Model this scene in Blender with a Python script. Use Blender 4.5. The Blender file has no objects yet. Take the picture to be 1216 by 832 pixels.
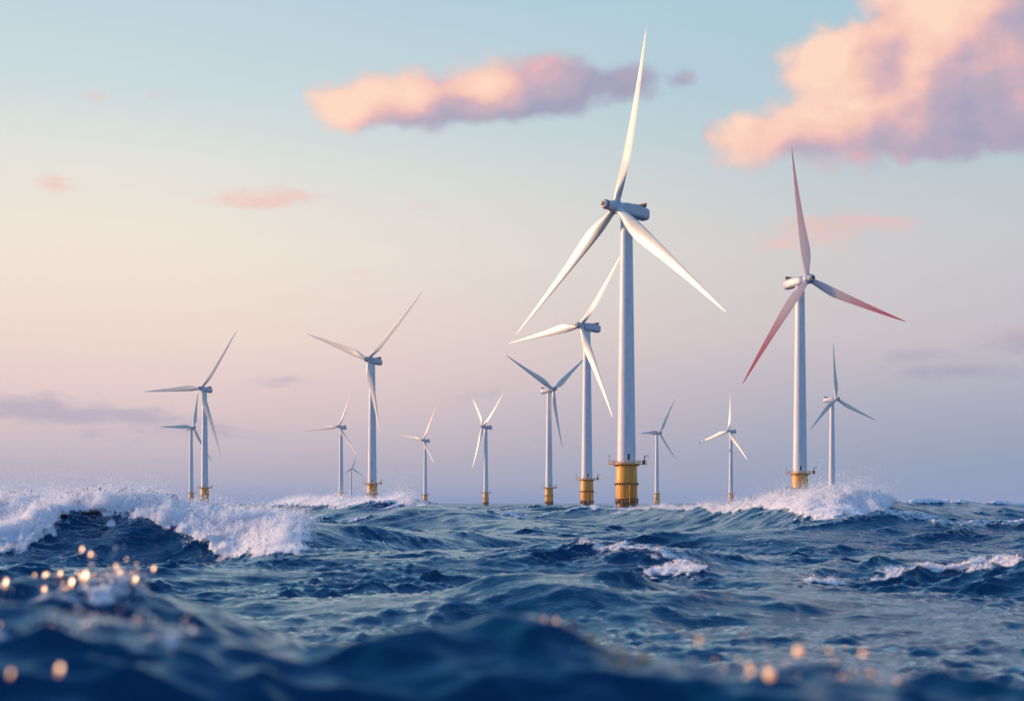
import bpy, math
import numpy as np
from mathutils import Matrix, Vector

# ------------------------------------------------------------------ camera, sky, sun, exposure
S = bpy.context.scene
COL = S.collection
F = 1689.0                      # focal length in photograph pixels (1216 wide): 50 mm on 36 mm
CH = 3.0                        # camera height over the mean water level
cd = bpy.data.cameras.new("camera")
cam = bpy.data.objects.new("camera", cd)
COL.objects.link(cam)
cam.location = (0, 0, CH)
cam.rotation_euler = (math.radians(90), 0, 0)
cd.sensor_width = 36.0
cd.lens = 50.0
cd.shift_y = 181.0 / 1216.0
cd.clip_start = 0.1
cd.clip_end = 90000.0
cd.dof.use_dof = True
cd.dof.focus_distance = 300.0
cd.dof.aperture_fstop = 0.05 / 0.062
cd.dof.aperture_blades = 0
S.camera = cam

SUN_AZ = -76.0                  # degrees right of the view direction: to the left, a touch behind the scene's side
SUN_EL = 13.0
sun_dir = Vector((math.sin(math.radians(SUN_AZ)) * math.cos(math.radians(SUN_EL)),
                  math.cos(math.radians(SUN_AZ)) * math.cos(math.radians(SUN_EL)),
                  math.sin(math.radians(SUN_EL))))
sl = bpy.data.lights.new("sun", 'SUN')
sl.energy = 5.0
sl.angle = math.radians(0.6)
sl.color = (1.0, 0.62, 0.38)
so = bpy.data.objects.new("sun", sl)
so.rotation_euler = sun_dir.to_track_quat('Z', 'Y').to_euler()
so.location = (-200, 0, 120)
COL.objects.link(so)

S.view_settings.view_transform = 'Standard'
S.view_settings.look = 'None'
S.view_settings.exposure = 0.0
S.view_settings.gamma = 1.0
S.view_settings.use_curve_mapping = False
S.render.engine = 'CYCLES'
S.cycles.use_denoising = True
S.cycles.use_adaptive_sampling = True
S.cycles.adaptive_threshold = 0.015
S.cycles.max_bounces = 8
S.cycles.diffuse_bounces = 3
S.cycles.volume_bounces = 6
S.cycles.glossy_bounces = 3
S.cycles.transmission_bounces = 3
S.cycles.transparent_max_bounces = 6
S.cycles.caustics_reflective = False
S.cycles.caustics_refractive = False
S.cycles.sample_clamp_indirect = 4.0


def lin(c):
    return tuple(((v / 255.0) / 12.92 if v / 255.0 <= 0.04045 else ((v / 255.0 + 0.055) / 1.055) ** 2.4) for v in c)


class E:
    """tiny node expression: wraps a float socket so that world and material maths stay readable"""
    def __init__(s, nt, sock): s.nt, s.s = nt, sock

    def _m(s, op, *a, clamp=False):
        n = s.nt.nodes.new('ShaderNodeMath'); n.operation = op; n.use_clamp = clamp
        for i, v in enumerate((s,) + a):
            if isinstance(v, E): s.nt.links.new(v.s, n.inputs[i])
            else: n.inputs[i].default_value = v
        return E(s.nt, n.outputs[0])
    def __add__(s, o): return s._m('ADD', o)
    __radd__ = __add__
    def __sub__(s, o): return s._m('SUBTRACT', o)
    def __mul__(s, o): return s._m('MULTIPLY', o)
    __rmul__ = __mul__
    def __truediv__(s, o): return s._m('DIVIDE', o)
    def rsub(s, v): return s._m('MULTIPLY_ADD', -1.0, v)
    def mad(s, a, b): return s._m('MULTIPLY_ADD', a, b)
    def pow(s, a): return s._m('POWER', a)
    def clamp(s): return s._m('ADD', 0.0, clamp=True)

    def smooth(s, a, b, lo=0.0, hi=1.0, kind='SMOOTHSTEP'):
        n = s.nt.nodes.new('ShaderNodeMapRange'); n.interpolation_type = kind
        s.nt.links.new(s.s, n.inputs['Value'])
        for k, v in (('From Min', a), ('From Max', b), ('To Min', lo), ('To Max', hi)): n.inputs[k].default_value = v
        return E(s.nt, n.outputs[0])


def ramp(nt, fac, stops, interp='LINEAR'):
    n = nt.nodes.new('ShaderNodeValToRGB'); n.color_ramp.interpolation = interp
    el = n.color_ramp.elements
    while len(el) < len(stops): el.new(0.5)
    for e, (p, c) in zip(el, stops):
        e.position = p
        e.color = (c[0], c[1], c[2], 1)
    nt.links.new(fac.s, n.inputs[0])
    return n.outputs[0]


def mix(nt, fac, a, b, blend='MIX'):
    n = nt.nodes.new('ShaderNodeMix'); n.data_type = 'RGBA'; n.blend_type = blend
    for sock, v in ((n.inputs[0], fac), (n.inputs[6], a), (n.inputs[7], b)):
        if isinstance(v, E): nt.links.new(v.s, sock)
        elif isinstance(v, (int, float)): sock.default_value = v
        elif isinstance(v, tuple): sock.default_value = (v[0], v[1], v[2], 1)
        else: nt.links.new(v, sock)
    return n.outputs[2]


def noise(nt, vec, scale, detail=3.0, rough=0.5, dim='3D', distort=0.0):
    n = nt.nodes.new('ShaderNodeTexNoise'); n.noise_dimensions = dim
    nt.links.new(vec, n.inputs['Vector'])
    n.inputs['Scale'].default_value = scale
    n.inputs['Detail'].default_value = detail
    n.inputs['Roughness'].default_value = rough
    n.inputs['Distortion'].default_value = distort
    return E(nt, n.outputs['Fac'])


def combine(nt, *v):
    n = nt.nodes.new('ShaderNodeCombineXYZ')
    for i, x in enumerate(v):
        if isinstance(x, E): nt.links.new(x.s, n.inputs[i])
        else: n.inputs[i].default_value = x
    return n.outputs[0]


def build_world():
    w = bpy.data.worlds.new("World"); S.world = w; w.use_nodes = True
    nt = w.node_tree; nt.nodes.clear()
    out = nt.nodes.new('ShaderNodeOutputWorld')
    bg = nt.nodes.new('ShaderNodeBackground'); nt.links.new(bg.outputs[0], out.inputs[0])
    bg.inputs[1].default_value = 0.105
    tc = nt.nodes.new('ShaderNodeTexCoord')
    sp = nt.nodes.new('ShaderNodeSeparateXYZ'); nt.links.new(tc.outputs['Generated'], sp.inputs[0])
    X, Y, Z = (E(nt, sp.outputs[i]) for i in range(3))
    DEG = 180 / math.pi
    az = X._m('ARCTAN2', Y) * DEG
    hyp = (X * X + Y * Y)._m('SQRT')
    el = Z._m('ARCTAN2', hyp) * DEG
    # slow large-scale waviness so that the bands are not ruled lines
    wob = noise(nt, combine(nt, az * 0.045, el * 0.16, 1.7), 1.0, 2.0)
    elw = el + (wob - 0.5) * el.smooth(0.3, 6.0, 0.0, 2.4)
    fac = (elw * (1 / 90.0)).clamp()
    L = [(0, (188, 181, 192)), (1.5, (201, 185, 193)), (3.3, (225, 199, 198)), (5, (238, 210, 203)), (6.65, (243, 220, 206)),
         (10, (244, 230, 214)), (13.2, (228, 228, 218)), (16, (205, 219, 221)), (19.5, (190, 211, 221)), (26, (120, 176, 214)),
         (45, (80, 142, 204)), (90, (62, 118, 186))]
    R = [(0, (141, 158, 183)), (1.5, (144, 159, 183)), (3.3, (162, 168, 188)), (6.65, (197, 189, 196)),
         (10, (200, 200, 203)), (13.2, (184, 200, 208)), (16, (170, 199, 212)), (19.5, (164, 199, 215)), (26, (105, 166, 208)),
         (45, (76, 138, 202)), (90, (62, 118, 186))]
    left = ramp(nt, fac, [(p / 90, tuple(10 * x for x in lin(c))) for p, c in L])
    right = ramp(nt, fac, [(p / 90, tuple(10 * x for x in lin(c))) for p, c in R])
    side = az.smooth(-17, 25, 0, 1, 'SMOOTHSTEP') * az.smooth(120, 180, 1, 0)
    sky = mix(nt, side, left, right)
    B = [(0, (165, 178, 220)), (4, (172, 186, 226)), (10, (168, 192, 232)), (26, (136, 180, 232)), (45, (78, 134, 200)), (90, (50, 100, 165))]
    back = ramp(nt, fac, [(p / 90, tuple(11 * x for x in lin(c))) for p, c in B])
    sky = mix(nt, az._m('ABSOLUTE').smooth(60, 125), sky, back)
    # physical sky shares in (sun low on the left)
    st = nt.nodes.new('ShaderNodeTexSky'); st.sky_type = 'NISHITA'; st.sun_disc = False
    st.sun_elevation = math.radians(SUN_EL); st.sun_rotation = math.radians(SUN_AZ)
    sky = mix(nt, 0.06, sky, st.outputs[0])
    # clouds ---------------------------------------------------------------
    def place(px, py, rx, ry):
        return (math.degrees(math.atan((px - 608) / F)), math.degrees(math.atan((597 - py) / F)),
                math.degrees(rx / F), math.degrees(ry / F))
    big = [(1075, 122, 115, 68, 1.15), (985, 88, 55, 46, 1.0), (1150, 22, 95, 60, 1.1), (1205, 115, 105, 72, 1.15), (895, 172, 66, 32, 0.78),
           (985, 158, 95, 42, 0.95), (1100, 165, 110, 34, 0.9), (1290, 60, 120, 90, 1.1), (1095, 62, 55, 42, .85), (1210, 15, 90, 60, 1.0),
           (412, 130, 55, 26, 0.88), (480, 118, 70, 32, 1.0), (580, 104, 75, 34, 1.0), (660, 98, 64, 32, 1.0), (735, 102, 52, 24, 0.85),
           (808, 99, 28, 14, 0.62), (450, 136, 60, 18, .8), (545, 126, 90, 20, .9), (640, 118, 70, 18, .85)]
    small = [(290, 246, 46, 14, .7), (345, 238, 50, 12, .66), (62, 237, 30, 14, .62), (985, 278, 62, 20, .75), (920, 292, 50, 13, .5),
             (1055, 278, 42, 12, .6), (1205, 412, 40, 20, .75), (1088, 428, 40, 10, .65), (1135, 447, 84, 12, .75),
             (335, 455, 36, 11, .6), (120, 497, 130, 13, .8), (35, 490, 60, 18, .8), (200, 515, 160, 12, .5), (562, 471, 40, 9, .5), (117, 135, 24, 8, .45),
             (500, 245, 44, 8, .4), (180, 128, 20, 7, .38), (420, 325, 34, 9, .36)]

    def puffs(v, sc):
        n = nt.nodes.new('ShaderNodeTexVoronoi'); n.voronoi_dimensions = '2D'; n.feature = 'SMOOTH_F1'; n.inputs['Smoothness'].default_value = 0.35
        n.inputs['Scale'].default_value = sc
        if 'Detail' in n.inputs: n.inputs['Detail'].default_value = 1.2; n.inputs['Roughness'].default_value = 0.55; n.inputs['Lacunarity'].default_value = 2.3
        nt.links.new(v, n.inputs['Vector'])
        return E(nt, n.outputs['Distance'])

    def shape(oa, oe, lst, w):
        a, e = az + oa, el + oe
        tot = None
        for px, py, rx, ry, wgt in lst:
            ca, ce, ra, re = place(px, py, rx, ry)
            dx = a.mad(1 / ra, -ca / ra); dy = e.mad(1 / re, -ce / re)
            g = ((dx * dx) + (dy * dy)) * -0.9
            g = g._m('EXPONENT') * wgt
            tot = g if tot is None else tot._m('MAXIMUM', g) + (tot._m('MINIMUM', g) * w)
        return tot

    def texture(oa, oe, big_=True):
        v = combine(nt, az + oa, (el + oe) * 1.25, 3.1)
        n = noise(nt, v, 0.5, 6.0, 0.50, distort=0.2)
        if not big_:
            v = combine(nt, az + oa, (el + oe) * 2.6, 3.1)
            n = noise(nt, v, 0.6, 6.0, 0.6, distort=0.4)
            return (n - 0.5) * 1.8
        warp = nt.nodes.new('ShaderNodeVectorMath'); warp.operation = 'ADD'
        nt.links.new(v, warp.inputs[0]); nt.links.new(combine(nt, n * 1.3, n * -1.1, 0.0), warp.inputs[1])
        return (puffs(warp.outputs[0], 0.44) - 0.45) * -0.70 + (n - 0.5) * 0.60 + (noise(nt, v, 2.0, 6.0, 0.62, distort=0.5) - 0.5) * 0.46
    g0 = shape(0, 0, big, .25); n0 = texture(0, 0); f0 = g0 + n0 * 0.54
    g1 = shape(-2.2, 0.35, big, .25); n1 = texture(-0.75, 0.45)
    wisp = az.smooth(11, 19, 0.95, 0.60)
    dens = ((f0 - 0.22) / wisp).smooth(0.0, 0.56)
    far_side = az.smooth(-2, 4) * az.smooth(6.5, 9, 1, 0) * 0.62 + az.smooth(12.5, 19) * el.smooth(13.5, 18.5, 1, 0) * 0.28
    lit = ((g0 - g1) * 1.05 + (n0 - n1) * 0.45 + 0.06 - far_side).smooth(-0.62, 0.80, kind='LINEAR')
    cc = ramp(nt, lit, [(0.0, tuple(10 * x for x in lin((162, 158, 182)))), (0.30, tuple(10 * x for x in lin((186, 168, 185)))),
                        (0.50, tuple(10 * x for x in lin((216, 176, 182)))), (0.72, tuple(10 * x for x in lin((246, 196, 180)))),
                        (1.0, tuple(10 * x for x in lin((254, 214, 190))))])
    sky = mix(nt, dens * 0.95, sky, cc)
    f2 = shape(0, 0, small, .25) + texture(0, 0, False) * 0.72
    d2 = f2.smooth(0.18, 0.92)
    pinkness = el.smooth(5.4, 8.6)
    sc = mix(nt, pinkness, tuple(10 * x for x in lin((160, 156, 182))), tuple(10 * x for x in lin((242, 186, 178))))
    sky = mix(nt, d2 * el.smooth(3.6, 8.0, 0.55, 0.64), sky, sc)
    nt.links.new(sky, bg.inputs[0])
    w.cycles.sampling_method = 'MANUAL'
    w.cycles.sample_map_resolution = 512


build_world()

# ------------------------------------------------------------------ the sea: spectral waves on a fan-shaped sheet
rng = np.random.default_rng(11)


def ocean_tile(N, L, lmin, lmax, wdir, spread, seed, slope=3.2):
    r = np.random.default_rng(seed)
    k1 = 2 * np.pi * np.fft.fftfreq(N, L / N)
    kx, ky = np.meshgrid(k1, k1)
    k = np.hypot(kx, ky); k[0, 0] = 1
    lam = 2 * np.pi / k
    th = np.arctan2(ky, kx) - wdir
    dirf = np.abs(np.cos(th)) ** spread + 0.06
    P = k ** (-slope) * dirf * np.clip((lam - lmin) / (0.35 * lmin), 0, 1) * np.clip((lmax - lam) / (0.35 * lmax), 0, 1)
    P[0, 0] = 0
    H = np.sqrt(P) * (r.normal(size=(N, N)) + 1j * r.normal(size=(N, N)))
    h = np.fft.ifft2(H).real * N
    dx = np.fft.ifft2(1j * kx / k * H).real * N
    dy = np.fft.ifft2(1j * ky / k * H).real * N
    s = h.std()
    return [a.astype(np.float32) / s for a in (h, dx, dy)] + [L]


def samp(t, x, y, comps=(0, 1, 2)):
    L = t[3]; N = t[0].shape[0]
    u = (x / L) % 1.0 * N; v = (y / L) % 1.0 * N
    i = np.floor(u).astype(np.int32); j = np.floor(v).astype(np.int32)
    fu = (u - i).astype(np.float32); fv = (v - j).astype(np.float32)
    i %= N; j %= N; i1 = (i + 1) % N; j1 = (j + 1) % N
    out = []
    for c in comps:
        a = t[c]
        out.append((a[j, i] * (1 - fu) + a[j, i1] * fu) * (1 - fv) + (a[j1, i] * (1 - fu) + a[j1, i1] * fu) * fv)
    return out


WD = math.radians(-68)          # waves run towards the camera, slightly rightwards
T1 = ocean_tile(512, 223.0, 9.0, 64.0, WD, 9, 3)
T2 = ocean_tile(512, 47.0, 1.3, 8.0, WD + 0.3, 5, 5, 3.0)
T3 = ocean_tile(512, 9.7, 0.20, 1.7, WD - 0.3, 1.0, 8, 3.6)
N1 = ocean_tile(256, 61.0, 2.5, 30.0, 0, 0, 21, 3.0)     # isotropic fields used as noise
N2 = ocean_tile(256, 13.0, 0.3, 5.0, 0, 0, 22, 2.6)
N3 = ocean_tile(256, 3.1, 0.05, 1.0, 0, 0, 23, 2.4)


FINE = np.arange(-1400, 2600, 4.0)
_tabs = {}


def interp(tab, u):
    if id(tab) not in _tabs:
        px = np.array([r[0] for r in tab], float)
        ker = np.exp(-(np.arange(-15, 16) * 4.0 / 17.0) ** 2 / 2); ker /= ker.sum()
        _tabs[id(tab)] = [np.convolve(np.pad(np.interp(FINE, px, np.array([r[i] for r in tab], float)), 15, mode='edge'), ker, 'valid') for i in range(1, len(tab[0]))]
    return [np.interp(u * F + 608, FINE, c) for c in _tabs[id(tab)]]


def smooth(x, a, b):
    t = np.clip((x - a) / (b - a), 0, 1)
    return t * t * (3 - 2 * t)


# each ridge: photograph column, distance of the crest, crest height, front width, back width
RIDGES = {
    'left_breaker': [(-900, 100, 1.5, 9, 20), (-400, 90, 2.4, 9, 18), (-100, 84, 3.0, 9, 16), (60, 80, 3.05, 9, 14), (130, 78, 3.0, 9, 14), (200, 77, 2.5, 9, 14), (280, 75, 2.2, 9, 14),
                     (350, 73, 2.2, 10, 14), (430, 74, 1.8, 11, 15), (520, 77, 1.25, 12, 16), (620, 80, 0.75, 12, 16), (740, 84, 0.2, 12, 16)],
    'middle_swell': [(180, 210, 0.5, 30, 50), (300, 185, 2.3, 28, 46), (365, 168, 2.75, 26, 42), (430, 155, 2.95, 24, 38), (470, 148, 2.8, 24, 38), (520, 137, 2.55, 22, 34),
                     (590, 124, 2.0, 22, 30), (660, 112, 1.4, 20, 26), (740, 102, 0.7, 16, 22), (840, 92, 0.0, 12, 20)],
    'right_breaker': [(600, 300, 0.3, 30, 50), (690, 250, 1.1, 30, 46), (760, 205, 1.9, 28, 40), (840, 160, 2.4, 24, 36), (900, 138, 2.8, 20, 30), (960, 124, 3.1, 16, 26),
                      (1010, 120, 3.2, 16, 24), (1060, 120, 2.9, 18, 26), (1110, 124, 2.6, 20, 28), (1216, 134, 2.2, 22, 30), (1400, 150, 1.3, 24, 30), (1800, 180, 0.8, 24, 30)],
    'middle_lip': [(560, 66, 0.0, 5, 9), (660, 60, 0.55, 5, 9), (760, 55, 0.95, 4.5, 8), (860, 52, 1.15, 4.5, 8), (920, 51, 1.1, 4.5, 8), (1010, 53, 0.95, 4.5, 8), (1100, 54, 1.1, 4.5, 8),
                   (1216, 52, 1.15, 4.5, 8), (1450, 50, 1.0, 4.5, 8)],
    'second_lip': [(520, 44, 0.0, 4, 7), (600, 41, 0.5, 4, 7), (680, 39, 0.8, 3.5, 6), (740, 39, 0.6, 3.5, 6), (850, 40, 0.2, 4, 6), (1000, 38, 0.0, 4, 6)],
    'near_left_lip': [(-500, 13.4, 2.1, 4, 2.4), (-60, 13.4, 2.2, 4, 2.4), (60, 13.4, 2.27, 4, 2.4), (150, 13.6, 2.2, 4, 2.4), (260, 14, 1.95, 4, 2.6), (380, 14.5, 1.6, 4, 2.8), (520, 15, 1.0, 4, 3), (650, 15, 0.5, 4, 3), (780, 15, 0.0, 3, 4)],
    'near_swell': [(-500, 7.6, 1.96, 8, 1.6), (0, 7.8, 1.98, 8, 1.6), (120, 7.8, 2.0, 8, 1.6), (250, 7.9, 1.98, 8, 1.6), (380, 8.0, 2.04, 4.0, 1.6), (480, 8.1, 2.12, 3.8, 1.6), (560, 8.2, 2.17, 3.6, 1.6), (620, 8.2, 2.20, 3.4, 1.5), (660, 8.2, 2.16, 3.6, 1.5),
                   (720, 8.0, 2.12, 4.2, 1.6), (800, 7.9, 2.10, 4.2, 1.6), (950, 7.9, 2.14, 4.0, 1.6), (1080, 7.9, 2.10, 4.2, 1.6), (1216, 7.8, 2.0, 4.2, 1.6), (1700, 7.4, 1.96, 4.2, 1.6)],
}
RID_I = {k: v for k, v in RIDGES.items()}


def coords(x, y):
    r = np.hypot(x, y)
    yy = np.maximum(y, 0.15 * r)               # past the sides of the view the ridges simply run on
    u = np.clip(x / yy, -2.2, 2.2)
    return u, r * np.cos(np.arctan(u))


def sea(x, y, spacing=None):
    """height and sideways displacement of the water, and how much foam lies on it"""
    x = np.asarray(x, float); y = np.asarray(y, float)
    d = np.hypot(x, y)
    if spacing is None: spacing = np.maximum(0.01, d * 0.003)
    u, dd = coords(x, y)
    front = smooth(y / np.maximum(d, .1), -0.25, 0.25)
    wobx = samp(N1, x, y, (0,))[0]
    wobf = samp(N2, x, y, (0,))[0]
    h = np.zeros_like(x); lean = np.zeros_like(x)
    calm = np.zeros_like(x)
    foam = np.zeros_like(x)
    pr = {}
    for name, tab in RIDGES.items():
        D, Zc, wf, wb = interp(tab, u)
        D = D + wobx * D * 0.009 * smooth(D, 10, 40)
        t = dd - D
        p = np.where(t < 0, np.exp(-np.abs(t / wf) ** 1.7), np.exp(-(t / wb) ** 2))
        h += Zc * p * front
        lean += front * np.minimum(Zc * 0.55, np.minimum(wf * 0.12, wb * 0.15)) * p ** 3
        calm = np.maximum(calm, p * smooth(Zc, 0.5, 1.6) * (D > 60))
        pr[name] = (t, Zc, p, D)
    # a small peak of water on the nearest swell, and the chop standing on it
    h += 0.15 * np.exp(-(((x - 0.09) * 0.9 + (y - 8.15) * 0.35) / 0.22) ** 2 - (((y - 8.15) * 0.9 - (x - 0.09) * 0.4) / 0.5) ** 2)
    h += 0.06 * np.exp(-((x + 0.5) / 0.3) ** 2 - ((y - 7.9) / 0.5) ** 2) + 0.05 * np.exp(-((x - 1.5) / 0.35) ** 2 - ((y - 7.8) / 0.4) ** 2)
    a1 = (0.42 + 0.12 * smooth(d, 60, 110)) * smooth(d, 20, 48) * (1 - 0.5 * calm) * (1 - smooth(spacing, 4, 12)) * (1 + 0.5 * smooth(d, 300, 900))
    a2 = (0.030 + 0.006 * smooth(d, 10, 14) + 0.072 * smooth(d, 24, 42)) * (1 - 0.35 * calm) * (1 - smooth(spacing, 0.8, 2.5))
    a3 = (0.030 + 0.006 * smooth(d, 9, 25)) * (1 - smooth(spacing, 0.12, 0.45))
    h1, x1, y1 = samp(T1, x, y)
    h2, x2, y2 = samp(T2, x, y)
    h3, x3, y3 = samp(T3, x, y)
    patch = 0.75 + 0.35 * np.clip(wobx, -1.5, 1.5)
    h += a1 * h1 + a2 * h2 * patch + a3 * h3 * patch
    ox = 0.9 * (a1 * x1 + a2 * x2 * patch * 1.25 + a3 * x3 * patch)
    oy = 0.9 * (a1 * y1 + a2 * y2 * patch * 1.25 + a3 * y3 * patch)
    oy = oy - lean
    # foam banks
    n = wobf
    def band(name, u0, u1, t0, t1, soft, edge=12):
        t, Zc, p, D = pr[name]
        px = u * F + 608 + n * 10
        return smooth(px, u0 - edge, u0 + edge) * (1 - smooth(px, u1 - edge, u1 + edge)) * smooth(t + n * soft * .6, t0 - soft, t0 + soft * .3) * (1 - smooth(t + n * soft, t1, t1 + soft * 2))
    px = u * F + 608
    t, Zc, p, D = pr['left_breaker']
    low = np.interp(px, [-900, 0, 28, 70, 110, 170, 230, 300, 350, 372], [-11, -11, -10.0, -5.5, -3.2, -3.6, -5.6, -8.8, -9.8, -8.5]) 
    fa = smooth(t + wobf * 0.7 + wobx * .5, low - 0.8, low + 1.6) * (1 - smooth(t, 3, 8)) * (1 - smooth(px + wobf * 8, 345, 385))
    foam = np.maximum(foam, fa)
    foam = np.maximum(foam, band('middle_swell', 325, 500, -6.0, 5, 2.2, 16) * 0.85)
    t, Zc, p, D = pr['right_breaker']
    low = np.interp(px, [690, 800, 850, 900, 940, 1000, 1045, 1070], [-1.5, -2.5, -5, -8, -11, -11, -7, -2])
    fc = smooth(t + wobf * 1.3, low - 1.0, low + 2.0) * (1 - smooth(t, 3, 8)) * smooth(px, 700, 745) * (1 - smooth(px + wobf * 6, 1040, 1068))
    foam = np.maximum(foam, fc * np.interp(px, [700, 830, 880], [.62, .7, 1]))
    brk = smooth(wobx + 0.5 * wobf, 0.0, 0.7)
    foam = np.maximum(foam, band('middle_lip', 690, 2600, -1.2, 0.5, 0.7) * brk * np.interp(px, [690, 780, 950, 1050, 1216], [.6, .8, .85, .72, .85]))
    foam = np.maximum(foam, band('near_left_lip', -600, 185, -0.5, 0.4, 0.4) * smooth(wobf, -0.8, 0.6) * 0.62)
    crumbs = samp(N2, x * 2.3, y * 2.3, (0,))[0]
    foam = np.maximum(foam, band('near_swell', 640, 1130, 0.0, 0.25, 0.12) * smooth(crumbs, 0.1, 1.0) * 0.5)
    foam = np.maximum(foam, band('near_swell', -300, 235, -0.5, 0.3, 0.2) * smooth(crumbs, 0.2, 1.2) * 0.5)
    # little whitecaps out to sea where chop is steep
    cap = smooth(h2 * 0.6 + h1 * 0.8 + wobx * .6, 1.9, 2.8) * smooth(d, 60, 120)
    foam = np.maximum(foam, cap * 0.8)
    # broken water round the foundations
    for tx_, ty_ in ((37.9, 471), (126.2, 623), (41.3, 784), (31.9, 1223), (-95.2, 969), (-262, 1214)):
        rr = np.hypot(x - tx_ - 1.0, (y - ty_) * 0.7)
        foam = np.maximum(foam, smooth(rr + n * 1.2, 2, 3.4) * (1 - smooth(rr + n * 1.5 + wobx, 5.5, 8.5)) * 0.85)
    # lumps of churned water
    lump = samp(N3, x, y, (0,))[0]
    big = np.clip(foam, 0, 1)
    scl = np.where(d > 60, 0.75, np.where(d > 30, 0.45, 0.12))
    h = h + big * (0.07 * np.clip(wobf, -1.5, 2) + 0.05 * lump * (1 - smooth(spacing, .3, .9))) * scl + 0.14 * big * scl
    ox = ox + big * samp(N2, x + 7, y + 3, (0,))[0] * 0.08 * scl
    oy = oy - big * (0.15 + 0.10 * wobf) * scl
    return h, ox, oy, np.clip(foam, 0, 1)


def grid_distances():
    r = [1.2]
    while r[-1] < 60000:
        d = r[-1]
        k = 0.03 if d < 6 else 0.0065 if d < 45 else 0.0034 if d < 230 else 0.006 if d < 700 else 0.02 if d < 4000 else 0.12
        r.append(d * (1 + k))
    return np.array(r)


def build_sea():
    r = grid_distances()
    dense = np.radians(np.linspace(-22.5, 22.5, 1250))
    step = dense[1] - dense[0]
    a = [dense[-1]]; s = step
    while a[-1] < math.pi - 0.03:
        s = min(s * 1.035, 0.05); a.append(a[-1] + s)
    a[-1] = math.pi
    side = np.array(a[1:])
    ang = np.concatenate([-side[::-1][1:], dense, side])     # -pi is the same ray as pi: left out, closed below
    NA, NR = len(ang), len(r)
    A, Rr = np.meshgrid(ang, r)
    x = (np.sin(A) * Rr).ravel(); y = (np.cos(A) * Rr).ravel()
    dr = np.gradient(r)
    da = np.gradient(ang)
    sp = np.maximum(dr[:, None] * 0.8, np.abs(da)[None, :] * r[:, None]).ravel()
    h = np.empty_like(x); X = x.copy(); Y = y.copy(); fm = np.empty_like(x)
    for c in np.array_split(np.arange(len(x)), 12):
        hh, ox, oy, f = sea(x[c], y[c], sp[c])
        h[c] = hh; X[c] += ox; Y[c] += oy; fm[c] = f
    fade = smooth(np.hypot(x, y), 1.5, 6)
    h *= 0.3 + 0.7 * fade
    co = np.stack([X, Y, h], 1)
    co = np.vstack([co, [[0, 0, h[:NA].mean()]]])
    fm = np.append(fm, 0)
    i, j = np.meshgrid(np.arange(NR - 1), np.arange(NA), indexing='ij')
    j2 = (j + 1) % NA
    q = np.stack([i * NA + j, i * NA + j2, (i + 1) * NA + j2, (i + 1) * NA + j], -1).reshape(-1, 4)
    jj = np.arange(NA)
    tri = np.stack([(jj + 1) % NA, jj, np.full(NA, NR * NA)], 1)
    me = bpy.data.meshes.new("sea")
    nv = len(co); nl = q.size + tri.size
    me.vertices.add(nv); me.vertices.foreach_set('co', co.astype(np.float32).ravel())
    me.loops.add(nl); me.loops.foreach_set('vertex_index', np.concatenate([q.ravel(), tri.ravel()]).astype(np.int32))
    me.polygons.add(len(q) + len(tri))
    st = np.concatenate([np.arange(len(q)) * 4, q.size + np.arange(len(tri)) * 3]).astype(np.int32)
    me.polygons.foreach_set('loop_start', st)
    me.update(calc_edges=True)
    me.polygons.foreach_set('use_smooth', np.ones(len(q) + len(tri), bool))
    at = me.attributes.new('foam', 'FLOAT', 'POINT')
    at.data.foreach_set('value', fm.astype(np.float32))
    o = bpy.data.objects.new("sea", me); COL.objects.link(o)
    o['kind'] = 'structure'
    o['label'] = 'deep blue choppy open sea with rolling swells and white foam streaks'
    return o


def new_mat(name):
    m = bpy.data.materials.new(name); m.use_nodes = True
    nt = m.node_tree
    b = nt.nodes['Principled BSDF']
    return m, nt, b


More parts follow.
